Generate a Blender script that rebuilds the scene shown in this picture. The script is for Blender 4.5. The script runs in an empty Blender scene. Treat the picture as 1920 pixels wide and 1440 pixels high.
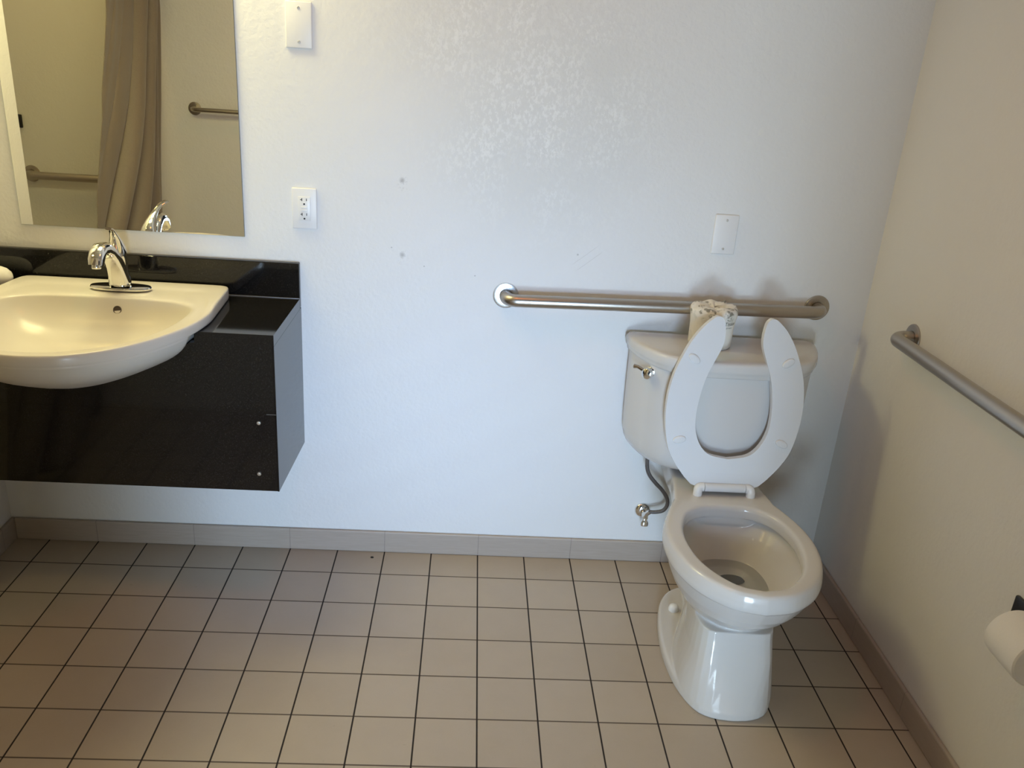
import bpy, bmesh, math, random
from math import sin, cos, pi, radians
from mathutils import Vector, Matrix
random.seed(7)
scn = bpy.context.scene
COL = scn.collection

# ------------------------------------------------------------------ dimensions (metres)
T = 0.1540                      # floor tile pitch
XL, XR = -1.50, 1.13            # left / right wall faces
YB, YF = -0.018, -1.83          # back wall face, front wall face
ZC = 2.44
XS = -2.45                      # shower stall left wall
YSH = -0.42                     # shower stall near side

# ------------------------------------------------------------------ materials
def srgb(r, g, b):
    f = lambda c: (c/255/12.92 if c/255 <= .04045 else ((c/255+.055)/1.055)**2.4)
    return (f(r), f(g), f(b), 1)

class N:
    """small node-graph helper"""
    def __init__(s, name):
        s.m = bpy.data.materials.new(name); s.m.use_nodes = True
        s.nt = s.m.node_tree; s.b = s.nt.nodes['Principled BSDF']; s.i = 0
    def n(s, t, **kw):
        x = s.nt.nodes.new(t)
        for k, v in kw.items():
            if k in x.inputs: x.inputs[k].default_value = v
            else: setattr(x, k, v)
        return x
    def l(s, a, b): s.nt.links.new(a, b)
    def set(s, **kw):
        for k, v in kw.items(): s.b.inputs[k.replace('_', ' ')].default_value = v
    def math(s, op, a, b=None, c=None):
        x = s.nt.nodes.new('ShaderNodeMath'); x.operation = op
        for i, v in enumerate((a, b, c)):
            if v is None: continue
            if isinstance(v, (int, float)): x.inputs[i].default_value = v
            else: s.l(v, x.inputs[i])
        return x.outputs[0]
    def mix(s, fac, a, b):
        x = s.nt.nodes.new('ShaderNodeMix'); x.data_type = 'RGBA'
        if isinstance(fac, (int, float)): x.inputs[0].default_value = fac
        else: s.l(fac, x.inputs[0])
        for i, v in ((6, a), (7, b)):
            if isinstance(v, tuple): x.inputs[i].default_value = v
            else: s.l(v, x.inputs[i])
        return x.outputs[2]
    def coord(s): return s.n('ShaderNodeTexCoord').outputs['Object']
    def noise(s, vec, scale, detail=3, rough=.5):
        x = s.n('ShaderNodeTexNoise', Scale=scale, Detail=detail, Roughness=rough)
        s.l(vec, x.inputs['Vector']); return x.outputs['Fac']
    def bump(s, h, strength=.3, dist=.001):
        x = s.n('ShaderNodeBump', Strength=strength, Distance=dist)
        s.l(h, x.inputs['Height']); s.l(x.outputs[0], s.b.inputs['Normal'])
    def smooth(s, v, lo, hi):
        x = s.n('ShaderNodeMapRange', interpolation_type='SMOOTHSTEP')
        x.inputs['From Min'].default_value = lo; x.inputs['From Max'].default_value = hi
        s.l(v, x.inputs['Value']); return x.outputs[0]

def simple(name, col, rough=.5, metal=0., **kw):
    g = N(name); g.set(Base_Color=col, Roughness=rough, Metallic=metal, **kw)
    return g

def subtle(name, col, rough, var=.04, scale=60, metal=0., bump=0., **kw):
    """plain colour with a faint procedural mottling"""
    g = N(name); g.set(Roughness=rough, Metallic=metal, **kw)
    c = g.coord(); f = g.noise(c, scale, 3)
    lo = tuple(min(1, v*(1-var)) for v in col[:3])+(1,); hi = tuple(min(1, v*(1+var)) for v in col[:3])+(1,)
    g.l(g.mix(f, lo, hi), g.b.inputs['Base Color'])
    if bump: g.bump(f, bump)
    return g.m

# painted, lightly textured wall
def wall_mat(name, col, stains=False):
    g = N(name); g.set(Roughness=.55)
    c = g.coord()
    f1 = g.noise(c, 95, 3, .55); f2 = g.noise(c, 32, 2, .5)
    h = g.math('ADD', g.math('MULTIPLY', f1, .6), g.math('MULTIPLY', f2, .8))
    g.bump(h, .6, .0026)
    big = g.noise(c, 2.2, 2)
    base = g.mix(big, tuple(v*.985 for v in col[:3])+(1,), tuple(min(1, v*1.015) for v in col[:3])+(1,))
    if stains:
        sep = g.n('ShaderNodeSeparateXYZ'); g.l(c, sep.inputs[0])
        X, Z = sep.outputs[0], sep.outputs[2]
        def blob(cx, cz, rx, rz, lo, hi):
            dx = g.math('DIVIDE', g.math('SUBTRACT', X, cx), rx)
            dz = g.math('DIVIDE', g.math('SUBTRACT', Z, cz), rz)
            d = g.math('SQRT', g.math('ADD', g.math('MULTIPLY', dx, dx), g.math('MULTIPLY', dz, dz)))
            return g.smooth(d, hi, lo)
        # patchy dried wash marks above the grab bar
        stretch = g.n('ShaderNodeMapping'); stretch.inputs['Scale'].default_value = (1.15, 1, .72)
        g.l(c, stretch.inputs['Vector'])
        patch = g.noise(stretch.outputs[0], 92, 6, .68)
        area = g.math('MAXIMUM', blob(.11, 1.42, .46, .48, .28, 1.0), g.math('MULTIPLY', blob(-.02, 1.62, .5, .3, .2, 1), .9))
        mott = g.noise(c, 6, 3, .6)
        area2 = g.math('MULTIPLY', area, g.smooth(mott, .30, .62))
        fl = g.math('MULTIPLY', g.smooth(patch, .47, .60), area2)
        base = g.mix(g.math('MULTIPLY', area, .55), base, tuple(v*k for v, k in zip(col[:3], (.86, .875, .86)))+(1,))
        base = g.mix(g.math('MULTIPLY', fl, .85), base, (.86, .87, .855, 1))
        # old screw-hole smudges and tiny specks
        for cx, cz in ((-.273, 1.212), (-.269, 1.0)):
            m = g.math('MULTIPLY', blob(cx, cz, .011, .011, .1, 1), .45)
            base = g.mix(m, base, (.20, .19, .18, 1))
            m2 = g.math('MULTIPLY', blob(cx+.002, cz-.008, .022, .03, .1, 1), g.math('MULTIPLY', g.smooth(g.noise(c, 160, 2), .5, .7), .4))
            base = g.mix(m2, base, (.40, .40, .39, 1))
        for cx, cz, r in ((-.205, .97, .003), (-.056, .95, .003), (-.30, 1.02, .003), (.24, 1.03, .004)):
            base = g.mix(g.math('MULTIPLY', blob(cx, cz, r, r, .3, 1), .5), base, (.25, .25, .24, 1))
        # faint oblique scratches
        w = g.math('ADD', g.math('MULTIPLY', g.math('SUBTRACT', X, .27), .64), g.math('MULTIPLY', g.math('SUBTRACT', Z, 1.02), -.77))
        for k in (-.012, .010):
            line = g.smooth(g.math('ABSOLUTE', g.math('SUBTRACT', w, k)), .0016, .0004)
            base = g.mix(g.math('MULTIPLY', g.math('MULTIPLY', line, blob(.27, 1.02, .055, .055, .6, 1)), .25), base, (.45, .43, .40, 1))
    g.l(base, g.b.inputs['Base Color'])
    return g.m

M = {}
M['wall'] = wall_mat('painted_wall', (.80, .80, .79, 1), stains=True)
M['wall_plain'] = wall_mat('painted_wall_plain', (.79, .78, .755, 1))
M['ceiling'] = wall_mat('ceiling_paint', (.80, .80, .78, 1))

def tile_floor():
    g = N('floor_tile'); c = g.coord()
    sep = g.n('ShaderNodeSeparateXYZ'); g.l(c, sep.inputs[0]); X, Y = sep.outputs[0], sep.outputs[1]
    dx = g.math('PINGPONG', X, T/2); dy = g.math('PINGPONG', Y, T/2)
    gx = g.smooth(dx, .0026, .0015); gy = g.smooth(dy, .0028, .0014)
    comb = g.n('ShaderNodeCombineXYZ')
    g.l(g.math('FLOOR', g.math('DIVIDE', X, T)), comb.inputs[0]); g.l(g.math('FLOOR', g.math('DIVIDE', Y, T)), comb.inputs[1])
    wn = g.n('ShaderNodeTexWhiteNoise'); g.l(comb.outputs[0], wn.inputs['Vector'])
    m1 = g.noise(c, 14, 4, .6); m2 = g.noise(c, 260, 2)
    v = g.math('ADD', g.math('MULTIPLY', wn.outputs['Value'], .35), g.math('ADD', g.math('MULTIPLY', m1, .45), g.math('MULTIPLY', m2, .2)))
    tile = g.mix(v, (.415, .345, .268, 1), (.515, .44, .352, 1))
    spots = g.smooth(g.noise(c, 38, 2, .5), .72, .80)
    tile = g.mix(g.math('MULTIPLY', spots, .18), tile, (.17, .13, .10, 1))
    tile = g.mix(g.math('MULTIPLY', gy, .84), tile, (.040, .024, .016, 1))
    tile = g.mix(gx, tile, (.016, .010, .008, 1))
    g.l(tile, g.b.inputs['Base Color'])
    gg = g.math('MAXIMUM', gx, gy)
    g.l(g.math('ADD', g.math('MULTIPLY', gg, .45), .34), g.b.inputs['Roughness'])
    h = g.math('SUBTRACT', g.math('MULTIPLY', m1, .08), gg)
    g.bump(h, .5, .0012)
    return g.m
M['floor'] = tile_floor()

def base_tile(axis, off=0.):
    g = N('base_tile_'+axis); c = g.coord()
    sep = g.n('ShaderNodeSeparateXYZ'); g.l(c, sep.inputs[0])
    a = sep.outputs[0 if axis == 'x' else 1]
    d = g.math('PINGPONG', g.math('ADD', a, off), T)
    joint = g.smooth(d, .0018, .0006)
    k = g.n('ShaderNodeMapping'); k.inputs['Scale'].default_value = (3, 3, 40); g.l(c, k.inputs['Vector'])
    st = g.noise(k.outputs[0], 5, 4, .6)
    col = g.mix(st, (.37, .31, .255, 1), (.47, .405, .35, 1))
    col = g.mix(g.math('MULTIPLY', joint, .55), col, (.22, .19, .17, 1))
    g.l(col, g.b.inputs['Base Color']); g.set(Roughness=.5)
    g.bump(g.math('SUBTRACT', g.math('MULTIPLY', st, .3), joint), .3, .0008)
    return g.m
M['base_x'] = base_tile('x'); M['base_y'] = base_tile('y', .1)

M['porcelain'] = subtle('toilet_china', (.645, .63, .61, 1), .17, .01, 20, **{'Coat_Weight': .12, 'Coat_Roughness': .04})
M['sink_china'] = subtle('sink_china', (.68, .645, .59, 1), .30, .01, 20, **{'Coat_Weight': .08, 'Coat_Roughness': .12})
M['seat_plastic'] = subtle('seat_plastic', (.74, .75, .76, 1), .16, .01, 30)
M['white_plastic'] = subtle('white_plastic', (.82, .82, .81, 1), .3, .01, 30)
M['plate_plastic'] = subtle('plate_plastic', (.82, .82, .82, 1), .35, .01, 30)
M['chrome'] = subtle('chrome', (.80, .79, .77, 1), .07, .01, 30, metal=1.)
M['dark_chrome'] = subtle('dark_chrome', (.42, .40, .38, 1), .12, .03, 30, metal=1.)
M['mirror'] = simple('mirror_glass', (.92, .915, .86, 1), .0, 1.).m
M['mirror_edge'] = subtle('mirror_edge', (.16, .17, .15, 1), .3)
M['dark'] = subtle('dark_plastic', (.018, .018, .020, 1), .35)
M['hole'] = subtle('dark_hole', (.012, .012, .013, 1), .6)
M['brown_hole'] = subtle('overflow_brown', (.07, .05, .04, 1), .5)
M['blue_dot'] = subtle('handle_dot', (.05, .06, .16, 1), .3)
M['screw'] = subtle('screw_metal', (.72, .72, .70, 1), .3, .03, 200, metal=1.)
M['paper'] = subtle('tissue_paper', (.82, .80, .76, 1), .9, .03, 300, bump=.15)
M['ink'] = subtle('grey_ink', (.10, .11, .10, 1), .7)
M['braid'] = None

def steel():
    g = N('brushed_steel'); c = g.coord()
    k = g.n('ShaderNodeMapping'); k.inputs['Scale'].default_value = (4, 60, 60); g.l(c, k.inputs['Vector'])
    f = g.noise(k.outputs[0], 30, 4, .7)
    g.l(g.mix(f, (.40, .36, .315, 1), (.52, .475, .42, 1)), g.b.inputs['Base Color'])
    g.set(Metallic=1.); g.l(g.math('ADD', g.math('MULTIPLY', f, .12), .26), g.b.inputs['Roughness'])
    return g.m
M['steel'] = steel()
M['steel_cover'] = subtle('polished_cover', (.66, .66, .66, 1), .22, .02, 80, metal=1.)

def braid():
    g = N('braided_hose'); c = g.coord()
    w = g.n('ShaderNodeTexWave', Scale=160., Distortion=1.5); g.l(c, w.inputs['Vector'])
    g.l(g.mix(w.outputs['Fac'], (.10, .09, .09, 1), (.26, .25, .25, 1)), g.b.inputs['Base Color'])
    g.set(Metallic=.6, Roughness=.42); g.bump(w.outputs['Fac'], .4, .001); return g.m
M['braid'] = braid()

def granite():
    g = N('black_granite'); c = g.coord()
    f = g.noise(c, 420, 2, .5); f2 = g.noise(c, 900, 1)
    sp = g.smooth(f, .60, .74)
    col = g.mix(g.math('MULTIPLY', sp, .7), (.006, .006, .0065, 1), (.045, .04, .036, 1))
    col = g.mix(g.math('MULTIPLY', g.smooth(f2, .70, .78), .5), col, (.10, .09, .08, 1))
    g.l(col, g.b.inputs['Base Color']); g.set(Roughness=.07); return g.m
M['granite'] = granite()
M['granite_edge'] = subtle('granite_edge', (.10, .092, .082, 1), .3, .1, 300)

def curtain_mat():
    g = N('curtain_cloth'); c = g.coord()
    k = g.n('ShaderNodeMapping'); k.inputs['Scale'].default_value = (1, 6, 1); g.l(c, k.inputs['Vector'])
    f = g.noise(k.outputs[0], 120, 3, .6)
    g.l(g.mix(f, (.200, .158, .110, 1), (.270, .218, .158, 1)), g.b.inputs['Base Color'])
    g.set(Roughness=.55, Sheen_Weight=.25); g.bump(f, .12, .001); return g.m
M['curtain'] = curtain_mat()

def wrapper_mat():
    g = N('printed_wrapper'); c = g.coord()
    v = g.n('ShaderNodeTexVoronoi', Scale=38.); g.l(c, v.inputs['Vector'])
    n = g.noise(c, 75, 4, .6)
    leaf = g.math('MULTIPLY', g.smooth(v.outputs['Distance'], .52, .36), g.smooth(n, .44, .54))
    wn = g.noise(c, 22, 2); leaf = g.math('MULTIPLY', leaf, g.smooth(wn, .36, .48))
    sep = g.n('ShaderNodeSeparateXYZ'); g.l(c, sep.inputs[0])
    upper = g.smooth(sep.outputs[2], .082, .108)
    leaf = g.math('MULTIPLY', leaf, g.math('ADD', g.math('MULTIPLY', upper, .9), .1))
    pale = g.math('MULTIPLY', g.smooth(g.noise(c, 48, 3), .55, .66), .35)
    col = g.mix(pale, (.82, .79, .72, 1), (.52, .53, .44, 1))
    col = g.mix(g.math('MULTIPLY', leaf, .8), col, (.12, .115, .08, 1))
    g.l(col, g.b.inputs['Base Color']); g.set(Roughness=.6)
    g.bump(g.noise(c, 60, 3), .5, .003); return g.m
M['wrapper'] = wrapper_mat()

def water_mat():
    g = N('bowl_water'); g.set(Base_Color=(.90, .93, .90, 1), Roughness=.02, IOR=1.33, Transmission_Weight=.9)
    c = g.coord(); g.bump(g.noise(c, 25, 1), .02, .001); return g.m
M['water'] = water_mat()

# ------------------------------------------------------------------ mesh helpers
def mk(name, bm, mat, parent=None, smooth=True, angle=40, loc=None):
    bmesh.ops.recalc_face_normals(bm, faces=bm.faces[:])
    me = bpy.data.meshes.new(name); bm.to_mesh(me); bm.free()
    o = bpy.data.objects.new(name, me); COL.objects.link(o)
    for m in (mat if isinstance(mat, (list, tuple)) else [mat]): me.materials.append(m)
    if smooth:
        me.polygons.foreach_set('use_smooth', [True]*len(me.polygons))
        try: me.set_sharp_from_angle(angle=radians(angle))
        except Exception: pass
    if parent is not None: o.parent = parent
    if loc is not None: o.location = loc
    return o

def empty(name, loc, label=None, cat=None, group=None):
    o = bpy.data.objects.new(name, None); COL.objects.link(o); o.location = loc
    o.empty_display_size = .05
    tag(o, label, cat, group); return o

def tag(o, label=None, cat=None, group=None, kind=None):
    if label: o['label'] = label
    if cat: o['category'] = cat
    if group: o['group'] = group
    if kind: o['kind'] = kind
    return o

def box(bm, x0, x1, y0, y1, z0, z1, bev=0., seg=2):
    r = bmesh.ops.create_cube(bm, size=1)
    vs = r['verts']
    for v in vs:
        v.co = Vector((x0+(v.co.x+.5)*(x1-x0), y0+(v.co.y+.5)*(y1-y0), z0+(v.co.z+.5)*(z1-z0)))
    if bev:
        es = list({e for v in vs for e in v.link_edges})
        bmesh.ops.bevel(bm, geom=es, offset=bev, segments=seg, affect='EDGES', profile=.5)
    return bm

def B(*a, **k): return box(bmesh.new(), *a, **k)

def loft(bm, rings, cap0=True, cap1=True, closed=True):
    vs = [[bm.verts.new(p) for p in r] for r in rings]
    n = len(vs[0])
    for a, b in zip(vs, vs[1:]):
        for i in range(n if closed else n-1):
            j = (i+1) % n
            bm.faces.new((a[i], a[j], b[j], b[i]))
    for c, r in ((cap0, vs[0]), (cap1, vs[-1])):
        if c:
            ctr = sum((v.co for v in r), Vector())/n
            cv = bm.verts.new(ctr)
            for i in range(n): bm.faces.new((r[i], r[(i+1) % n], cv))
    return bm

def lathe(bm, prof, mat4=None, n=40, cap=True):
    """profile of (radius, height) spun about local z"""
    mat4 = mat4 or Matrix.Identity(4)
    rings = [[mat4 @ Vector((r*cos(2*pi*i/n), r*sin(2*pi*i/n), h)) for i in range(n)] for r, h in prof]
    return loft(bm, rings, cap, cap)

def catmull(pts, per=8, closed=False):
    pts = [Vector(p) for p in pts]; out = []
    n = len(pts)
    for i in range(n if closed else n-1):
        g = lambda k: pts[k % n] if closed else pts[max(0, min(n-1, k))]
        p0, p1, p2, p3 = g(i-1), g(i), g(i+1), g(i+2)
        for s in range(per):
            t = s/per
            out.append(.5*((2*p1)+(p2-p0)*t+(2*p0-5*p1+4*p2-p3)*t*t+(3*p1-p0-3*p2+p3)*t**3))
    if not closed: out.append(pts[-1])
    return out

def tube(bm, path, r, n=20, cap=True):
    path = [Vector(p) for p in path]; rings = []; up = None
    for i, p in enumerate(path):
        d = (path[min(i+1, len(path)-1)]-path[max(i-1, 0)]).normalized()
        if up is None:
            up = Vector((0, 0, 1)) if abs(d.z) < .9 else Vector((1, 0, 0))
        u = (up-d*up.dot(d)).normalized(); v = d.cross(u); up = u
        rr = r[i] if isinstance(r, (list, tuple)) else r
        rings.append([p+rr*(cos(2*pi*k/n)*u+sin(2*pi*k/n)*v) for k in range(n)])
    return loft(bm, rings, cap, cap)

def along(p, d):
    """matrix carrying local z onto direction d at p"""
    return Matrix.Translation(p) @ Vector(d).to_track_quat('Z', 'Y').to_matrix().to_4x4()

def half_outline(keys, per=6):
    """keys (halfwidth, y) from the back (hw 0 or flat) to the front; mirrored to a closed xy loop"""
    p = catmull([(k[0], k[1], 0) for k in keys], per)
    right = [(max(0, q.x), q.y) for q in p]
    left = [(-x, y) for x, y in reversed(right) if x > 1e-4]
    return [q for q in right]+left

def polar(loop, c, n, inset=0.):
    """resample a star-shaped loop at n even angles about c"""
    out = []; m = len(loop)
    for k in range(n):
        a = 2*pi*k/n; d = (cos(a), sin(a)); best = None
        for i in range(m):
            x1, y1 = loop[i][0]-c[0], loop[i][1]-c[1]; x2, y2 = loop[(i+1) % m][0]-c[0], loop[(i+1) % m][1]-c[1]
            ex, ey = x2-x1, y2-y1; den = d[0]*ey-d[1]*ex
            if abs(den) < 1e-12: continue
            t = (x1*ey-y1*ex)/den; s = (x1*d[1]-y1*d[0])/den
            if t > 0 and -1e-6 <= s <= 1+1e-6: best = t if best is None else max(best, t)
        out.append(best-inset if best else 0)
    return out

def polygon_prism(bm, pts, axis, a0, a1):
    """extrude 2-D polygon pts along axis (0=x,1=y,2=z)"""
    def P(p, a):
        return [(a, p[0], p[1]), (p[0], a, p[1]), (p[0], p[1], a)][axis]
    A = [bm.verts.new(P(p, a0)) for p in pts]; Bv = [bm.verts.new(P(p, a1)) for p in pts]
    n = len(pts)
    bm.faces.new(A); bm.faces.new(Bv)
    for i in range(n): bm.faces.new((A[i], A[(i+1) % n], Bv[(i+1) % n], Bv[i]))
    return bm

def bevel_mod(o, w, seg=3, ang=35):
    m = o.modifiers.new('bevel', 'BEVEL'); m.width = w; m.segments = seg; m.limit_method = 'ANGLE'; m.angle_limit = radians(ang)
    return o

# ------------------------------------------------------------------ the room
def struct(name, bm, mat, **kw):
    return tag(mk(name, bm, mat, smooth=False, **kw), kind='structure')

struct('floor', B(XS-.1, XR+.1, YF-1.6, .1, -.06, 0), M['floor'])
struct('ceiling', B(XS-.1, XR+.1, YF-.12, .1, ZC, ZC+.08), M['ceiling'])
struct('wall_back', B(XL-.1, XR+.1, YB, YB+.10, 0, ZC), M['wall'])
struct('wall_right', B(XR, XR+.10, YF-.12, YB, 0, ZC), M['wall_plain'])
# the stub wall at the left of the vanity, ending at the shower opening
struct('wall_left', B(XL-.10, XL, YSH, YB, 0, ZC), M['wall_plain'])
# shower stall
struct('wall_shower_side', B(XS, XL-.10, YSH, YSH+.10, 0, ZC), M['wall_plain'])
struct('wall_shower_left', B(XS-.10, XS, YF, YSH+.10, 0, ZC), M['wall_plain'])
# front wall with the open doorway the photo is taken through
DX0, DX1, DZ = -.505, .51, 2.04
bm = bmesh.new()
polygon_prism(bm, [(XS-.1, 0), (DX0, 0), (DX0, DZ), (DX1, DZ), (DX1, 0), (XR+.1, 0), (XR+.1, ZC), (XS-.1, ZC)], 1, YF-.12, YF)
struct('wall_front', bm, M['wall_plain'])
# tile bases
HB = .077
def base_prof(name, x0, x1, y0, y1, mat): 
    o = struct(name, B(x0, x1, y0, y1, 0, HB, bev=.004), mat)
base_prof('baseboard_back', XL+.012, XR-.012, YB-.011, YB, M['base_x'])
base_prof('baseboard_left', XL, XL+.012, YSH+.001, YB, M['base_y'])
base_prof('baseboard_right', XR-.012, XR, YF, YB, M['base_y'])

# ------------------------------------------------------------------ mirror
mr = empty('mirror', (-1.024, YB, 1.48), 'frameless wall mirror above the sink reflecting the shower curtain', 'mirror')
def at(o, p): return Vector(p)-o.location
mk('glass', B(-.308, .308, -.006, -.0055, -.452, .455), M['mirror'], mr, False)
mk('backing', B(-.3085, .3085, -.0055, -.0002, -.4525, .4555), M['mirror_edge'], mr, False)

# ------------------------------------------------------------------ wall plates
def blank_plate(x, z, label, parent_name='blank_wall_plate'):
    t = empty(parent_name, (x, YB, z), label, 'wall plate')
    p = mk('faceplate', B(-.035, .035, -.0065, 0, -.0575, .0575, bev=.0035, seg=3), M['plate_plastic'], t)
    for s in (-1, 1):
        bm = lathe(bmesh.new(), [(.0001, 0), (.0036, 0), (.0036, .001), (.003, .0016), (.0001, .0018)], along((0, -.0064, s*.0415), (0, -1, 0)), 16)
        box(bm, -.0028, .0028, -.0084, -.0080, s*.0415-.0004, s*.0415+.0004)
        mk('screw', bm, M['screw'], t)
    return t
blank_plate(-.549, 1.5955, 'white blank wall plate at the top, right of the mirror')
blank_plate(.662, 1.1145, 'white blank wall plate above the grab bar and the toilet')

o = empty('electrical_outlet', (-.545, YB, 1.1175), 'white double electrical outlet below the upper blank plate, right of the mirror', 'outlet')
bm = B(-.035, .035, -.0065, 0, -.0575, .0575, bev=.0035, seg=3)
mk('faceplate', bm, M['plate_plastic'], o)
rc = mk('receptacle', B(-.0168, .0168, -.0088, -.006, -.0335, .0335, bev=.0012), M['white_plastic'], o)
for s in (1, -1):
    zc = s*.0205-.001
    bm = B(-.0072, -.0052, -.0092, -.0085, zc+.002, zc+.010); box(bm, -.0108, -.0072, -.0092, -.0085, zc+.0048, zc+.0068)
    mk('slot', bm, M['hole'], rc, False)
    mk('slot', B(.0056, .0074, -.0092, -.0085, zc+.0025, zc+.0095), M['hole'], rc, False)
    mk('ground_hole', lathe(bmesh.new(), [(.0026, 0), (.0026, .0006)], along((0, -.0086, zc-.006), (0, -1, 0)), 18), M['hole'], rc, False)
for s, nm in ((1, 'test_button'), (-1, 'reset_button')):
    mk(nm, B(-.0085, .0085, -.0098, -.0085, s*.0036-.0028, s*.0036+.0028, bev=.0006), M['white_plastic'], rc)

# ------------------------------------------------------------------ grab bars
def bar(name, p0, p1, nrm, label, cat, r=.0185, off=.055, fr=.0385, cover=(0, 0), group=None):
    """bar between two flange centres p0,p1 on a wall whose inward normal is nrm"""
    p0, p1, nrm = Vector(p0), Vector(p1), Vector(nrm); t = empty(name, p0, label, cat, group)
    d = (p1-p0).normalized(); q = p1-p0; R = .034
    path = [nrm*.004]; c0 = nrm*(off-R)
    for k in range(9):
        a = k/8*pi/2; path.append(c0+nrm*R*sin(a)+d*R*(1-cos(a)))
    c1 = q+nrm*(off-R)
    for k in range(9):
        a = (1-k/8)*pi/2; path.append(c1+nrm*R*sin(a)-d*R*(1-cos(a)))
    path.append(q+nrm*.004)
    mk('tube', tube(bmesh.new(), path, r, 24), M['steel'], t)
    for i, pp in enumerate((Vector(), q)):
        bm = lathe(bmesh.new(), [(r+.001, .0055), (fr-.006, .0055), (fr-.0015, .0045), (fr, .002), (fr, 0), (r+.001, 0)], along(pp, nrm), 40, cap=False)
        mk('flange', bm, M['steel_cover'] if cover[i] else M['steel'], t)
    return t
bar('grab_bar', (.038, YB, .896), (.977, YB, .910), (0, -1, 0), 'long steel grab bar on the back wall above the toilet tank', 'grab bar', cover=(1, 0))
bar('grab_bar', (XR, -.313, .92), (XR, -1.40, .922), (-1, 0, 0), 'steel grab bar on the right side wall', 'grab bar')
bar('grab_bar', (-2.185, YF, .875), (-1.62, YF, .875), (0, 1, 0), 'dark steel grab bar low in the mirror, left of the curtain', 'grab bar')
bar('towel_bar', (-1.395, YF, 1.222), (-.62, YF, 1.222), (0, 1, 0), 'thin steel bar seen at the right edge of the mirror', 'towel bar', r=.010, off=.06, fr=.030)
# black control on the shower wall (just seen at the mirror's left edge)
t = empty('shower_control', (-2.225, YF, 1.115), 'small black fitting on the shower wall, seen at the left edge of the mirror', 'shower control')
mk('control_plate', B(-.03, .03, 0, .012, -.03, .03, bev=.004), M['dark'], t)
mk('control_lever', B(-.008, .008, .012, .05, -.012, .02, bev=.003), M['dark'], t)

# ------------------------------------------------------------------ shower curtain and rod
t = empty('curtain_rod', (-1.53, YSH, 2.0), 'steel rod carrying the shower curtain across the shower opening', 'curtain rod')
mk('rod', tube(bmesh.new(), [(0, 0, 0), (0, YF-YSH, 0)], .0125), M['steel'], t)
for yy, dd in ((0, -1), (YF-YSH, 1)):
    mk('rod_flange', lathe(bmesh.new(), [(.03, 0), (.03, .006), (.013, .012)], along((0, yy, 0), (0, dd, 0)), 28), M['steel'], t)
def curtain():
    t = empty('shower_curtain', (-1.53, -1.5, .08), 'brown cloth shower curtain bunched to one side, seen in the mirror', 'curtain')
    zs = [.08, .5, .83, 1.24, 1.65, 1.97]; e0 = [-.78, -.87, -.965, -1.122, -1.245, -1.33]; e1 = [-1.56, -1.61, -1.67, -1.745, -1.80, -1.805]
    def sm(t): t = max(0, min(1, t)); return t*t*(3-2*t)
    def lerp(z, e):
        for i in range(len(zs)-1):
            if z <= zs[i+1]+1e-6:
                u = (z-zs[i])/(zs[i+1]-zs[i]); return e[i]*(1-u)+e[i+1]*u
        return e[-1]
    nu, nv = 150, 60
    bm = bmesh.new(); grid = []
    for j in range(nv+1):
        z = .08+(1.97-.08)*j/nv; h = (z-.08)/1.89; row = []
        a, b = lerp(z, e0), lerp(z, e1)
        for i in range(nu+1):
            u = i/nu
            hh = (z-.83)/.82; ph = 2*pi*(3.8*(u-.56*hh*(1-u)**.7)+.12*sin(5*u)) + .5
            amp = .068*(.75+.25*(1-h))*sm(min(1, max(0, (u-.30*max(0, hh)))*2.6+.12))
            x = amp*min(1, (1-u)*4+.15)*(sin(ph)+.3*sin(2*ph+.6))+.012*sin(2.3*ph+1.1+2*h)*u+.006*sin(9*h+7*u)
            y = a+(b-a)*u + .040*cos(ph)*min(1, u*2.5)*min(1, (1-u)*6)
            row.append(bm.verts.new((x, y+1.5, z-.08)))
        grid.append(row)
    for j in range(nv):
        for i in range(nu): bm.faces.new((grid[j][i], grid[j][i+1], grid[j+1][i+1], grid[j+1][i]))
    o = mk('cloth', bm, M['curtain'], t, angle=80)
    s = o.modifiers.new('solid', 'SOLIDIFY'); s.thickness = .002
    for k in range(7):
        y = -1.345-k*.075
        ring = [(0.0185*sin(2*pi*i/24), 0, .0185*cos(2*pi*i/24)) for i in range(25)]
        mk('ring', tube(bmesh.new(), [Vector((p[0], y+1.5, 1.915+p[2])) for p in ring], .0022, 8, cap=False), M['chrome'], t)
curtain()

# ------------------------------------------------------------------ vanity (black stone counter with deep apron)
VX0, VX1, VF, VZ = XL+.002, -.562, -.377, .857
SX, SCY = -1.043, -.40                                             # sink centre
SO = [(0, -.052), (.20, -.052), (.276, -.054), (.289, -.066), (.293, -.12), (.300, -.22), (.305, -.30), (.300, -.36), (.288, -.42), (.266, -.48), (.236, -.54), (.192, -.60), (.140, -.645), (.075, -.677), (0, -.687)]
sink_loop = half_outline(SO, 6)
NS = 128
R_out = polar(sink_loop, (0, SCY), NS)
def sm(t): t = max(0, min(1, t)); return t*t*(3-2*t)
INS = []
for k in range(NS):
    y = SCY+R_out[k]*sin(2*pi*k/NS)
    INS.append(.020*sm((y+.43)/.045))
PROF = [(.857, 1.0), (.832, .968), (.812, .900), (.796, .820), (.776, .685), (.752, .50), (.737, .33), (.730, .14)]   # underside: height, scale
def sink_ring(z, s, ins=True): return [(SX+(R_out[k]*s-(INS[k] if ins else 0))*cos(2*pi*k/NS), SCY+(R_out[k]*s-(INS[k] if ins else 0))*sin(2*pi*k/NS), z) for k in range(NS)]

va = empty('vanity', ((VX0+VX1)/2, YB, .40), 'wall-hung black granite vanity holding the sink', 'vanity')
V = va.location
def shift(bm, off):
    for v in bm.verts: v.co -= off
    return bm
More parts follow.
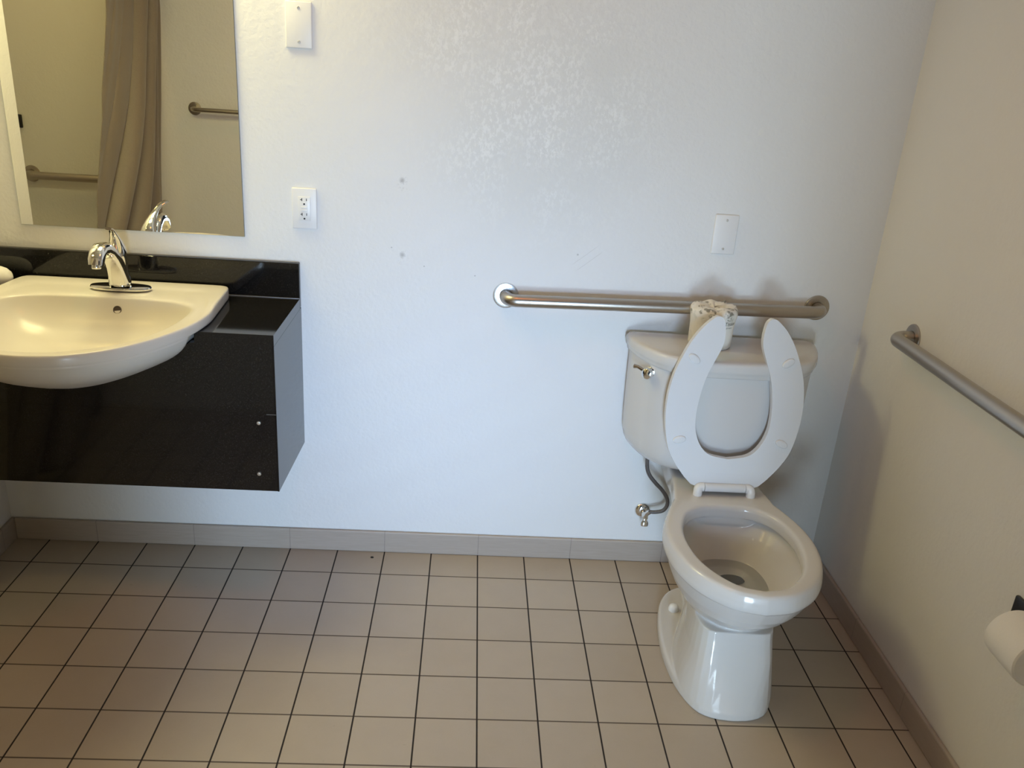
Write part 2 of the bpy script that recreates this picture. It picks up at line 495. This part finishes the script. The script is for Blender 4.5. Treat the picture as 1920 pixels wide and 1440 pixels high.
# countertop: U-shape round the sink
cut = [(SX+(R_out[k]-INS[k]+.003)*cos(2*pi*k/NS), SCY+(R_out[k]-INS[k]+.003)*sin(2*pi*k/NS)) for k in range(NS)]
rt = sorted([p for p in cut if p[0] > SX and p[1] > VF-.0], key=lambda p: -p[1]); lf = sorted([p for p in cut if p[0] <= SX and p[1] > VF], key=lambda p: p[1])
poly = [(VX0, VF), (lf[0][0], VF)]+lf+rt+[(rt[-1][0], VF), (VX1, VF), (VX1, YB-.020), (VX0, YB-.020)]
ct = mk('countertop', shift(polygon_prism(bmesh.new(), poly, 2, VZ-.03, VZ), V), M['granite'], va, False); bevel_mod(ct, .0025, 2)
bs = mk('backsplash', shift(B(VX0, VX1, YB-.020, YB-.0005, VZ-.03, .962), V), M['granite'], va, False); bevel_mod(bs, .003, 2)
# thin grey caulk bead between counter and splash
mk('caulk_bead', shift(B(VX0, VX1, YB-.0235, YB-.0195, VZ-.002, VZ+.0025, bev=.0008), V), M['granite_edge'], va)
# upper apron with the basin notch
def hw_at(z, y):
    """half width of the sink shell at height z in plane y"""
    for i in range(len(PROF)-1):
        if PROF[i][0] >= z >= PROF[i+1][0]:
            u = (PROF[i][0]-z)/(PROF[i][0]-PROF[i+1][0]); s = PROF[i][1]*(1-u)+PROF[i+1][1]*u; break
    else: return 0
    best = 0
    for k in range(NS):
        x1, y1, _ = sink_ring(z, s)[k] if False else (SX+(R_out[k]*s-INS[k])*cos(2*pi*k/NS), SCY+(R_out[k]*s-INS[k])*sin(2*pi*k/NS), 0)
        if y1 <= y+.02 and y1 >= y-.03: best = max(best, x1-SX)
    return best
zl = [VZ-.030, .80, .78, .765, .75, .74, .733]
notch = [(hw_at(z, VF)+.003, z) for z in zl]
SEAM = .637
polyA = [(VX0, SEAM), (VX0, VZ-.0302)]+[(SX-w, z) for w, z in notch]+[(SX, .722)]+[(SX+w, z) for w, z in reversed(notch)]+[(VX1-.0042, VZ-.0302), (VX1-.0042, SEAM)]
ap = mk('apron', shift(polygon_prism(bmesh.new(), polyA, 1, VF+.0005, VF+.02), V), M['granite'], va, False)
acc = mk('access_panel', shift(B(VX0, VX1-.0042, VF+.0005, VF+.02, .408, SEAM-.0003), V), M['granite'], va, False)
# right end panel, its foot sloping down to the wall
bm = polygon_prism(bmesh.new(), [(VF, .407), (YB-.0005, .386), (YB-.0005, VZ-.0305), (VF, VZ-.0305)], 0, VX1-.004, VX1)
sp = mk('side_panel', shift(bm, V), M['granite'], va, False); bevel_mod(sp, .0008, 2)
mk('bottom_panel', shift(B(VX0, VX1-.005, VF+.021, YB-.001, .41, .425), V), M['granite'], va, False)
for x, z in ((-.609, .611), (-.614, .460)):
    bm = lathe(bmesh.new(), [(.0001, 0), (.0058, 0), (.0058, .001), (.0048, .0028), (.0001, .0034)], along((x, VF, z), (0, -1, 0)), 20)
    box(bm, x-.0045, x+.0045, VF-.0037, VF-.0033, z-.0006, z+.0006)
    mk('screw', shift(bm, V), M['screw'], acc)
# chipped end of the panel seam
mk('seam_chip', shift(B(-.588, -.5625, VF-.0003, VF+.001, .6352, .6372), V), M['granite_edge'], va, False)

# ------------------------------------------------------------------ sink
sk = empty('sink', (SX, SCY, .73), 'semi-recessed cream ceramic sink set in the black vanity', 'sink')
SI = [(0, -.205), (.10, -.207), (.17, -.216), (.215, -.236), (.240, -.262), (.252, -.30), (.252, -.36), (.243, -.43), (.222, -.50), (.185, -.565), (.130, -.614), (.065, -.646), (0, -.657)]
R_in = polar(half_outline(SI, 6), (0, SCY), NS)
def ring_r(z, fr): 
    return [(SX+fr(k)*cos(2*pi*k/NS), SCY+fr(k)*sin(2*pi*k/NS), (z(k) if callable(z) else z)) for k in range(NS)]
ZT = .892
rings = []
# inside of the bowl, bottom to rim
for s, z in ((.07, .772), (.25, .7725), (.45, .777), (.62, .787), (.76, .803), (.87, .826), (.94, .850), (.975, .870), (.99, .880), (1.0, .8845)):
    rings.append(ring_r(z, lambda k, s=s: R_in[k]*s))
# deck, with a raised outer margin along the back
def yk(k, r): return SCY+r*sin(2*pi*k/NS)
def deck(f, lift):
    def fr(k): return R_in[k]+(R_out[k]-R_in[k])*f
    def z(k): return .8865+lift*sm((yk(k, fr(k))+.33)/.12)
    return ring_r(z, fr)
rings += [deck(.10, .0), deck(.45, .0005), deck(.55, .0012), deck(.64, .0045), deck(.72, .0052)]
rings.append(ring_r(lambda k: .887+.0052*sm((yk(k, R_out[k])+.33)/.12), lambda k: R_in[k]+(R_out[k]-R_in[k])*.86))
rings.append(ring_r(lambda k: .886+.005*sm((yk(k, R_out[k])+.33)/.12), lambda k: R_out[k]-.0025))
rings.append(ring_r(lambda k: .882+.005*sm((yk(k, R_out[k])+.33)/.12), lambda k: R_out[k]))
rings.append(ring_r(.870, lambda k: R_out[k]))
rings.append(ring_r(.8605, lambda k: R_out[k]-.0005))
rings.append(ring_r(.8585, lambda k: R_out[k]-.002-INS[k]*.05))
rings.append(ring_r(.8580, lambda k: R_out[k]-INS[k]*.98-.0005))
for z, s in PROF[1:]:
    rings.append(ring_r(z, lambda k, s=s: max(.01, R_out[k]*s-INS[k])))
bm = loft(bmesh.new(), rings, True, True); shift(bm, sk.location)
o = mk('basin', bm, M['sink_china'], sk, angle=75)
ss = o.modifiers.new('sub', 'SUBSURF'); ss.levels = 1; ss.render_levels = 1
# overflow hole on the bowl's back wall and the drain
d_in = Vector((0, -1, .35)).normalized()
bm = lathe(bmesh.new(), [(.0112, 0), (.0112, .001), (.0095, .0018), (.0085, .0006)], along(Vector((-1.012, -.2165, .852)), d_in), 28)
mk('overflow_hole', shift(bm, sk.location), M['brown_hole'], sk)
bm = lathe(bmesh.new(), [(.032, 0), (.032, .002), (.026, .003), (.022, .001), (.018, .004), (.0001, .005)], Matrix.Translation((SX, SCY, .7725)), 32)
mk('drain', shift(bm, sk.location), M['chrome'], sk)

# ------------------------------------------------------------------ faucet
FX, FY, FZ = -1.027, -.142, .8925
fa = empty('faucet', (FX, FY, FZ), 'chrome single-lever faucet mounted on the back of the sink', 'faucet')
def rr_ring(w, d, z, n=48, e=2.6, cy=0, tilt=0):
    out = []
    for k in range(n):
        a = 2*pi*k/n; c, s = cos(a), sin(a)
        x = w*math.copysign(abs(c)**(2/e), c); y = d*math.copysign(abs(s)**(2/e), s)
        out.append((x, cy+y*cos(tilt), z+y*sin(tilt)))
    return out
mk('deck_plate', loft(bmesh.new(), [rr_ring(.081, .030, -.001, e=2.4), rr_ring(.082, .031, .003, e=2.4), rr_ring(.080, .029, .0065, e=2.4), rr_ring(.072, .021, .008, e=2.4)]), M['chrome'], fa)
# column leaning forward, then arched into the spout head
body = [(0.000, .002, .031, .026), (-.002, .018, .028, .024), (-.008, .042, .0245, .022), (-.020, .068, .0225, .020), (-.037, .094, .0205, .0185), (-.058, .115, .0195, .017), (-.082, .128, .019, .0165), (-.104, .130, .019, .0165), (-.122, .122, .0195, .016), (-.133, .108, .0195, .0155), (-.137, .096, .018, .0145)]
bm = bmesh.new(); rg = []
for i, (y, z, w, d) in enumerate(body):
    a = body[min(i+1, len(body)-1)]; b = body[max(i-1, 0)]
    dv = Vector((0, a[0]-b[0], a[1]-b[1])).normalized(); nv = Vector((0, -dv.z, dv.y))
    if i == 0: dv, nv = Vector((0, 0, 1)), Vector((0, 1, 0))
    rg.append([Vector((0, y, z))+Vector((1, 0, 0))*w*math.copysign(abs(cos(2*pi*k/40))**(2/2.9), cos(2*pi*k/40))-nv*d*math.copysign(abs(sin(2*pi*k/40))**(2/2.9), sin(2*pi*k/40)) for k in range(40)])
sp_ = mk('spout', loft(bm, rg), M['chrome'], fa)
mk('aerator', lathe(bmesh.new(), [(.0105, 0), (.0115, .002), (.0115, .010), (.0105, .012)], along((0, -.1372, .087), (0, .12, 1)), 28), M['chrome'], sp_)
# rear valve column under the handle
rg = [rr_ring(w, w*.9, z, 40, 2.1, cy=cy) for w, z, cy in ((.024, .004, .006), (.023, .030, .006), (.0215, .060, .004), (.0225, .078, .002), (.0225, .092, 0))]
mk('valve_column', loft(bmesh.new(), rg), M['chrome'], fa)
# teardrop lever handle sweeping up and forward
lev = [(.000, .093, .0235, .0225), (.000, .104, .0245, .022), (-.005, .118, .0215, .019), (-.014, .134, .0165, .0135), (-.027, .150, .0115, .0085), (-.045, .165, .0085, .0055), (-.066, .176, .0085, .0042), (-.085, .1815, .0105, .0038), (-.097, .1835, .0085, .0034)]
bm = bmesh.new(); rg = []
for i, (y, z, w, d) in enumerate(lev):
    a = lev[min(i+1, len(lev)-1)]; b = lev[max(i-1, 0)]
    dv = Vector((0, a[0]-b[0], a[1]-b[1])).normalized(); nv = Vector((0, -dv.z, dv.y))
    rg.append([Vector((-.24*y, y, z))+Vector((1, 0, 0))*w*cos(2*pi*k/32)-nv*d*sin(2*pi*k/32) for k in range(32)])
hd = mk('handle', loft(bm, rg), M['chrome'], fa)
mk('temperature_dot', lathe(bmesh.new(), [(.0042, -.001), (.0042, .0012), (.003, .0018)], along((0, -.0205, .1185), (0, -.85, .5)), 18), M['blue_dot'], hd)

# small rolled cloth at the left end of the counter
t = empty('rolled_cloth', (-1.415, -.092, VZ), 'white rolled cloth on the black counter, left of the sink', 'cloth')
mk('roll', lathe(bmesh.new(), [(.0001, -.076), (.022, -.075), (.031, -.070), (.0325, -.05), (.0325, .02), (.031, .040), (.027, .054), (.019, .065), (.009, .071), (.0001, .0725)], along((0, 0, .0330), (1, 0, 0)), 40, cap=False), M['paper'], t)

# ------------------------------------------------------------------ toilet
TX = .690
to = empty('toilet', (TX, 0, 0), 'white two-piece toilet with its open-front seat raised', 'toilet')
ROT = radians(-2.3)
def turned(o): o.rotation_euler = (0, 0, ROT); return o
NT = 96
C0 = (0, -.55)
def loop_ring(keys, z, c=C0, n=NT, sc=1., add=0.):
    r = polar(half_outline(keys, 6), c, n)
    return [(c[0]+(r[k]*sc+add)*cos(2*pi*k/n), c[1]+(r[k]*sc+add)*sin(2*pi*k/n), z) for k in range(n)]
RIM = [(0, -.290), (.07, -.292), (.115, -.315), (.145, -.372), (.170, -.435), (.187, -.495), (.194, -.556), (.190, -.62), (.177, -.675), (.152, -.730), (.118, -.772), (.066, -.810), (0, -.825)]
OPEN = [(0, -.398), (.05, -.401), (.092, -.420), (.122, -.455), (.140, -.505), (.147, -.555), (.143, -.615), (.128, -.675), (.100, -.727), (.056, -.772), (0, -.788)]
ZR = .430
bm = bmesh.new()
rings = []
# cavity from the sump up to the opening
cav = [(.10, .246), (.30, .249), (.50, .262), (.66, .285), (.80, .316), (.94, .346), (1.06, .370), (1.10, .382), (1.10, .389), (1.04, .392), (.995, .395), (.99, .403), (.995, .418), (1.02, .4265), (1.06, .430)]
sump = (0, -.52)
for s, z in cav:
    lp = loop_ring(OPEN, z, sc=s)
    m = max(0, 1-s)*1.0
    rings.append([(x, y+.03*m, zz) for x, y, zz in lp])
rings.append(loop_ring(RIM, ZR, add=-.014)); rings.append(loop_ring(RIM, ZR-.0015, add=-.006)); rings.append(loop_ring(RIM, ZR-.007, add=-.0005))
rings.append(loop_ring(RIM, ZR-.020, add=.003)); rings.append(loop_ring(RIM, ZR-.036, add=.005)); rings.append(loop_ring(RIM, ZR-.047, add=.0035)); rings.append(loop_ring(RIM, ZR-.052, add=-.003))
for s, z, dy in ((.955, .362, 0), (.90, .330, .004), (.82, .295, .012), (.71, .258, .024), (.57, .222, .035), (.42, .195, .045), (.2, .175, .05)):
    rings.append([(x, y+dy, zz) for x, y, zz in loop_ring(RIM, z, sc=s)])
loft(bm, rings)
# rear deck that carries the tank
dk = [(0, -.050), (.10, -.050), (.118, -.062), (.124, -.10), (.124, -.22), (.128, -.27), (.138, -.34), (.14, -.39), (.10, -.398), (0, -.398)]
rd = [loop_ring(dk, z, c=(0, -.22), add=a) for z, a in ((.33, -.035), (.35, -.012), (.372, -.001), (.41, 0), (.423, -.001), (.4285, -.005), (.430, -.011))]
loft(bm, rd)
# pedestal and foot
FOOT = [(0, -.205), (.05, -.212), (.092, -.245), (.122, -.305), (.138, -.385), (.145, -.47), (.143, -.555), (.131, -.635), (.110, -.695), (.085, -.733), (.046, -.752), (0, -.757)]
rf = [loop_ring(FOOT, z, c=(0, -.48), add=a) for z, a in ((0.0, -.002), (.004, .001), (.020, .001), (.027, -.001), (.031, -.006))]
loft(bm, rf)
P0 = [(0, -.12), (.03, -.13), (.040, -.22), (.045, -.30), (.072, -.38), (.106, -.47), (.125, -.545), (.127, -.635), (.113, -.690), (.090, -.727), (.060, -.746), (.03, -.7525), (0, -.754)]
P1 = [(0, -.12), (.04, -.13), (.048, -.22), (.052, -.30), (.070, -.40), (.092, -.48), (.106, -.56), (.108, -.63), (.101, -.675), (.088, -.703), (.068, -.7135), (.03, -.715), (0, -.715)]
P2 = [(0, -.11), (.06, -.13), (.075, -.22), (.080, -.30), (.088, -.40), (.096, -.48), (.101, -.56), (.101, -.62), (.095, -.655), (.083, -.680), (.064, -.689), (.03, -.690), (0, -.690)]
def blend(A, Bk, u): return [(a[0]*(1-u)+b[0]*u, a[1]*(1-u)+b[1]*u) for a, b in zip(A, Bk)]
rp = []
for z, A, Bk, u in ((.002, P0, P1, 0), (.03, P0, P1, 0), (.08, P0, P1, .42), (.14, P0, P1, 1), (.20, P1, P2, .8), (.225, P1, P2, 1.0), (.26, P1, P2, 1.0), (.31, P1, P2, 1.0)):
    f = 1 if z < .23 else (1-.12*(z-.225)/.035 if z < .3 else .72)
    rp.append(loop_ring(blend(A, Bk, u), z, c=(0, -.45), sc=f))
bmP = bm
# only the rear part of the pedestal rises to the deck; keep the front below the bowl cavity
rp2 = []
for r in rp:
    rp2.append(r)
loft(bmP, rp2[:6])
# rear trapway column under the deck
TR = [(0, -.075), (.07, -.078), (.088, -.11), (.088, -.22), (.085, -.30), (.06, -.345), (0, -.355)]
loft(bmP, [loop_ring(TR, z, c=(0, -.21), add=a) for z, a in ((.18, -.03), (.24, -.012), (.30, 0), (.36, .012), (.40, .02))])
bmesh.ops.recalc_face_normals(bm, faces=bm.faces[:])
bw = mk('bowl', bm, M['porcelain'], to, angle=180); turned(bw)
rm = bw.modifiers.new('remesh', 'REMESH'); rm.mode = 'VOXEL'; rm.voxel_size = .0026; rm.use_smooth_shade = True
sm_ = bw.modifiers.new('smooth', 'SMOOTH'); sm_.factor = .5; sm_.iterations = 6
# water
wz = .284
mk('water', loft(bmesh.new(), [[(x, y+.0105, wz) for x, y, _ in loop_ring(OPEN, wz, sc=.66)]], True, False), M['water'], bw)
mk('drain_hole', loft(bmesh.new(), [[(.012+.036*cos(2*pi*k/28), -.512+.024*sin(2*pi*k/28), .2515) for k in range(28)], [(.012+.026*cos(2*pi*k/28), -.512+.016*sin(2*pi*k/28), .2520) for k in range(28)]], False, True), M['hole'], bw)
for s in (-1, 1):
    bm = lathe(bmesh.new(), [(.0155, 0), (.0158, .006), (.0140, .014), (.009, .0195), (.0001, .0215)], Matrix.Translation((s*.083-.002, -.335, .0305)), 28)
    mk('bolt_cap', bm, M['white_plastic'], bw)
# tank
TK = [(0, -.045), (.20, -.045), (.262, -.046), (.272, -.055), (.266, -.10), (.250, -.155), (.222, -.205), (.175, -.247), (.095, -.268), (0, -.273)]
LD = [(0, -.034), (.21, -.034), (.279, -.035), (.287, -.042), (.281, -.09), (.263, -.152), (.235, -.210), (.185, -.262), (.10, -.287), (0, -.292)]
CT = (0, -.15)
def tring(keys, z, add=0., sx=1.):
    r = loop_ring(keys, z, c=CT, add=add); return [(x*sx, y, zz) for x, y, zz in r]
rt_ = [tring(TK, z, a) for z, a in ((.449, -.075), (.4495, -.060), (.452, -.046), (.459, -.032), (.470, -.021), (.487, -.012), (.51, -.007), (.56, -.004), (.66, -.001), (.745, 0), (.757, .001), (.770, .001))]
tk = mk('tank', loft(bmesh.new(), rt_), M['porcelain'], to, angle=60)
rl = [tring(LD, z, a) for z, a in ((.764, -.011), (.766, -.008), (.771, -.0065), (.776, -.0055), (.781, -.002), (.787, .0), (.800, .0), (.8065, -.0015), (.810, -.005), (.812, -.012), (.8125, -.03))]
mk('tank_lid', loft(bmesh.new(), rl), M['porcelain'], to, angle=60)
mk('tank_gasket', B(-.085, .085, -.20, -.07, .428, .452, bev=.004), M['dark'], to)
# flush lever at the tank's front left corner
hub = Vector((-.232, -.192, .742)); nd = Vector((-.62, -.78, 0)).normalized()
bm = lathe(bmesh.new(), [(.0155, -.004), (.0155, .006), (.012, .008), (.012, .012), (.0165, .014), (.0175, .020), (.015, .027), (.008, .031), (.0001, .032)], along(hub, nd), 32)
fl = mk('flush_lever', bm, M['chrome'], to)
side = Vector((-.78, .62, 0))
a0 = hub+nd*.012
mk('lever_arm', tube(bmesh.new(), [a0, a0+side*.02+Vector((0, 0, .004)), a0+side*.036+Vector((0, 0, .009)), a0+side*.047+nd*.001+Vector((0, 0, .008))], [.006, .005, .005, .0065], 14), M['dark_chrome'], fl)

# raised open-front seat, leaning back on the tank lid
SEo = [(.090, -.010), (.120, .018), (.152, .060), (.176, .107), (.189, .170), (.1925, .222), (.189, .275), (.178, .327), (.161, .372), (.142, .412), (.117, .449), (.092, .474), (.080, .481), (.068, .480), (.058, .468), (.0535, .440), (.0535, .415), (.059, .392), (.072, .360), (.090, .313), (.102, .256), (.1065, .202), (.102, .155), (.084, .113), (.054, .086), (.0, .075)]
def seat_profile():
    body_ = catmull([(p[0], p[1], 0) for p in SEo[1:]], 5)
    pts = [(.058, -.012), (.075, -.012), (.098, -.004)] + [(q.x, q.y) for q in body_]
    return pts
half = seat_profile()
loop = half+[(-x, y) for x, y in reversed(half) if abs(x) > 1e-4]
# unique, ordered: right side outward then left side
tilt = math.atan2(.05, .475)
se_o = Vector((-.0085, -.327, .462))
e1 = Vector((0, .05, .475)).normalized(); n1 = Vector((0, -.475, .05)).normalized()      # n1 faces the room
def seat_mesh():
    bm = bmesh.new()
    f = bm.faces.new([bm.verts.new((x, s, 0)) for x, s in loop])
    ex = bmesh.ops.extrude_face_region(bm, geom=[f])
    for v in ex['geom']:
        if isinstance(v, bmesh.types.BMVert): v.co.z = .019
    bmesh.ops.recalc_face_normals(bm, faces=bm.faces[:])
    bmesh.ops.triangulate(bm, faces=[f_ for f_ in bm.faces if len(f_.verts) > 4])
    return bm
seat = mk('seat', seat_mesh(), M['seat_plastic'], to, angle=40)
# local x -> x, local y -> e1 (up the seat), local z -> towards the tank
seat.matrix_local = Matrix(((1, 0, -n1.x, se_o.x), (0, e1.y, -n1.y, se_o.y), (0, e1.z, -n1.z, se_o.z), (0, 0, 0, 1)))
bevel_mod(seat, .006, 3, 50)
for bx, bs_, ang in ((-.131, .362, -35), (.131, .362, 35), (-.146, .128, 12), (.146, .128, -25)):
    rg = [[(a*cos(2*pi*k/36), b*sin(2*pi*k/36), z) for k in range(36)] for a, b, z in ((.0185, .0105, .001), (.0185, .0105, -.004), (.0165, .0085, -.0062), (.006, .003, -.0070))]
    b_ = mk('bumper', loft(bmesh.new(), rg), M['seat_plastic'], seat); b_.location = (bx, bs_, 0); b_.rotation_euler = (0, 0, radians(ang))
# hinge: flat tongue, barrel and two posts
mk('hinge_tongue', B(-.058, .058, -.016, .030, -.0003, .004), M['seat_plastic'], seat)
hz = .452
mk('hinge_barrel', tube(bmesh.new(), [(-.0585-.0085, -.331, hz), (.0585-.0085, -.331, hz)], .0125, 24), M['seat_plastic'], to)
for s in (-1, 1):
    pth = [(s*.060-.0085, -.331, hz), (s*.068-.0085, -.331, hz), (s*.0745-.0085, -.333, hz-.003), (s*.0765-.0085, -.336, hz-.011), (s*.0765-.0085, -.337, .427)]
    mk('hinge_post', tube(bmesh.new(), catmull(pth, 5), .0128, 24), M['white_plastic'], to)

# wrapped toilet roll standing on the tank lid
t = empty('wrapped_toilet_roll', (.633, -.128, .8125), 'wrapped toilet paper roll standing on the toilet tank lid', 'toilet roll')
NW = 64; rg = []
for r, z in ((.040, .0), (.058, .0006), (.0615, .006), (.0620, .035), (.0630, .065), (.0655, .085), (.0680, .098), (.0675, .107), (.0635, .114), (.055, .1175), (.042, .118), (.030, .116), (.018, .112), (.008, .110)):
    row = []
    for k in range(NW):
        a = 2*pi*k/NW; u = z/.12
        q = r*(1+.016*u*sin(3*a+1)+.008*u*sin(8*a))
        zz = z+(.0022*sin(5*a+.5)+.0015*sin(9*a))*(1 if z > .105 else 0)
        row.append((q*cos(a), q*sin(a), zz))
    rg.append(row)
wp = mk('wrapper', loft(bmesh.new(), rg), M['wrapper'], t, angle=70)
# loose paper tuck on top
bm = bmesh.new(); gr = []
for i in range(5):
    row = []
    for j in range(5):
        u, v = i/4, j/4
        row.append(bm.verts.new((.004+.036*u, .012+.030*v-.010*u, .112+.018*u*v+.004*sin(3*u+2*v))))
    gr.append(row)
for i in range(4):
    for j in range(4): bm.faces.new((gr[i][j], gr[i+1][j], gr[i+1][j+1], gr[i][j+1]))
fp = mk('paper_tuck', bm, M['wrapper'], wp); s_ = fp.modifiers.new('s', 'SOLIDIFY'); s_.thickness = .0008
def printed(body, size, ang, z, rad, name):
    cu = bpy.data.curves.new('tmp', 'FONT'); cu.body = body; cu.size = size; cu.align_x = 'CENTER'; cu.resolution_u = 3
    ob = bpy.data.objects.new('tmp', cu); COL.objects.link(ob)
    dg = bpy.context.evaluated_depsgraph_get(); dg.update()
    me = bpy.data.meshes.new_from_object(ob.evaluated_get(dg)); bpy.data.objects.remove(ob)
    bm = bmesh.new(); bm.from_mesh(me)
    for v in bm.verts:
        a = ang+v.co.x/rad
        v.co = Vector((rad*cos(a), rad*sin(a), z+v.co.y))
    o = mk(name, bm, M['ink'], wp, False); return o
printed('The', .007, radians(-66), .090, .0690, 'printed_text')
printed('Tissue', .0155, radians(-58), .076, .0672, 'printed_text')
printed('bath tissue', .006, radians(-62), .067, .0662, 'printed_text')

# ------------------------------------------------------------------ supply valve
VXc, VZc = .534, .193
t = empty('supply_valve', (VXc, YB, VZc), 'chrome water supply valve and hose on the wall left of the toilet', 'water valve')
mk('escutcheon', lathe(bmesh.new(), [(.0265, 0), (.0265, .002), (.022, .008), (.013, .012), (.009, .0125)], along((0, 0, 0), (0, -1, 0)), 36), M['chrome'], t)
mk('valve_body', tube(bmesh.new(), [(0, -.010, 0), (0, -.052, 0)], .0085, 20), M['chrome'], t)
mk('outlet_nut', tube(bmesh.new(), [(0, -.045, 0), (.004, -.045, .012), (.012, -.046, .020)], [.009, .0085, .0085], 8), M['chrome'], t)
kn = mk('knob', loft(bmesh.new(), [rr_ring(w, d, z, 28, 2.2) for w, d, z in ((.007, .006, 0), (.008, .006, .006), (.0125, .0075, .012), (.0125, .0075, .022), (.010, .006, .025))]), M['chrome'], t)
kn.matrix_local = along((0, -.046, -.006), (0, -.30, -1))
HOSE = [(.012, -.046, .020), (.030, -.050, .022), (.052, -.055, .031), (.062, -.060, .052), (.058, -.066, .080), (.038, -.072, .112), (.010, -.078, .142), (-.014, -.082, .172), (-.026, -.085, .205), (-.029, -.086, .262), (-.029, -.086, .285)]
mk('hose', tube(bmesh.new(), catmull(HOSE, 6), .0062, 16), M['braid'], t)

# ------------------------------------------------------------------ toilet roll holder on the right wall
RXc, RYc, RZc = 1.066, -1.056, .531
t = empty('toilet_roll_holder', (XR, -1.0, RZc), 'black toilet roll holder on the right wall at the photo edge', 'roll holder')
mk('wall_plate', B(-.010, 0, -.030, .030, -.045, .033, bev=.004), M['dark'], t)
mk('arm', tube(bmesh.new(), catmull([(-.008, -.010, 0), (-.045, -.010, 0), (RXc-XR, -.022, 0), (RXc-XR, -.06, 0), (RXc-XR, -.175, 0)], 5), .0075, 16), M['dark'], t)
t = empty('toilet_roll', (RXc, RYc, RZc), 'white toilet roll on the holder at the right photo edge', 'toilet roll')
mk('paper', lathe(bmesh.new(), [(.0205, 0), (.052, 0), (.0555, .003), (.056, .01), (.056, .092), (.0555, .099), (.052, .102), (.0205, .102), (.0205, 0)], along((0, 0, 0), (0, -1, 0)), 56, cap=False), M['paper'], t)
mk('core', lathe(bmesh.new(), [(.0203, .001), (.0203, .101), (.0192, .101), (.0192, .001), (.0203, .001)], along((0, 0, 0), (0, -1, 0)), 32, cap=False), subtle('cardboard', (.42, .33, .22, 1), .9), t)

# small dark crumb on the floor near the wall
tag(mk('crumb', loft(bmesh.new(), [[(.005*cos(2*pi*k/12)*(1+.2*sin(3*k)), .004*sin(2*pi*k/12), z) for k in range(12)] for z in (0, .002)]), M['hole'], loc=(-.345, -.062, 0)), 'small dark crumb on the tile floor close to the back wall', 'crumb')

# ------------------------------------------------------------------ light
def area(name, loc, rot, sx, sy, power, col, spread=180):
    l = bpy.data.lights.new(name, 'AREA'); l.shape = 'RECTANGLE'; l.size = sx; l.size_y = sy; l.energy = power; l.color = col; l.spread = radians(spread)
    o = bpy.data.objects.new(name, l); COL.objects.link(o); o.location = loc; o.rotation_euler = rot; return o
# cool daylight of the next room's window, reaching in through the doorway behind the camera
area('window_daylight', (.0, -3.6, .98), (radians(90), 0, 0), .42, .5, 1, (12, 15.7, 18.5))
area('wall_beam_fill', (.0, -3.6, .98), (radians(82), 0, radians(3)), .40, .5, 1, (.95, 1.5, 2.6), 40)  # added narrow beam that brightens the middle of the back wall
# added low panel for the lower wall, imitating daylight off the next room's floor
area('floor_bounce_fill', (.05, -3.6, .25), (radians(90), 0, 0), .66, .40, 1, (24, 31.5, 38))
# warm vanity lamp above the mirror
area('vanity_lamp', (-1.02, YB-.16, 2.12), (0, 0, 0), .60, .20, 1, (11.0, 9.8, 4.8))
# added reddish fill from overhead, not a known fixture
area('overhead_fill', (-.2, -.95, ZC-.02), (0, 0, 0), .30, .30, 1, (3.0, .7, .03))
# added warm fill that brightens the shower interior seen in the mirror
area('shower_fill', (-1.95, -1.15, ZC-.02), (0, 0, 0), .20, .20, 1, (3.5, 2.6, .9))
w = bpy.data.worlds.new('sky'); scn.world = w; w.use_nodes = True
bg = w.node_tree.nodes['Background']; bg.inputs[0].default_value = (.62, .78, 1.0, 1); bg.inputs[1].default_value = .02

# ------------------------------------------------------------------ camera (solved from the floor tile grid)
cam = bpy.data.cameras.new('camera'); co = bpy.data.objects.new('camera', cam); COL.objects.link(co)
Rr = (0.9972, -0.0357, 0.0658); Rd = (0.0481, -0.3671, -0.9289); Rf = (0.0573, 0.9295, -0.3643)
m = Matrix.Identity(3)
f = Vector(Rf).normalized(); r = Vector(Rr); r = (r-f*r.dot(f)).normalized(); d = f.cross(r)
if d.dot(Vector(Rd)) < 0: d = -d
for i in range(3):
    m[i][0] = r[i]; m[i][1] = -d[i]; m[i][2] = -f[i]
co.matrix_world = Matrix.Translation((-.0745, -2.4429, 1.5659)) @ m.to_4x4()
cam.sensor_fit = 'HORIZONTAL'; cam.sensor_width = 36; cam.lens = 1586.51/1920*36; cam.clip_start = .02
scn.camera = co
vs = scn.view_settings
vs.view_transform = 'Standard'; vs.look = 'None'; vs.gamma = 1; vs.use_curve_mapping = False; vs.exposure = 0
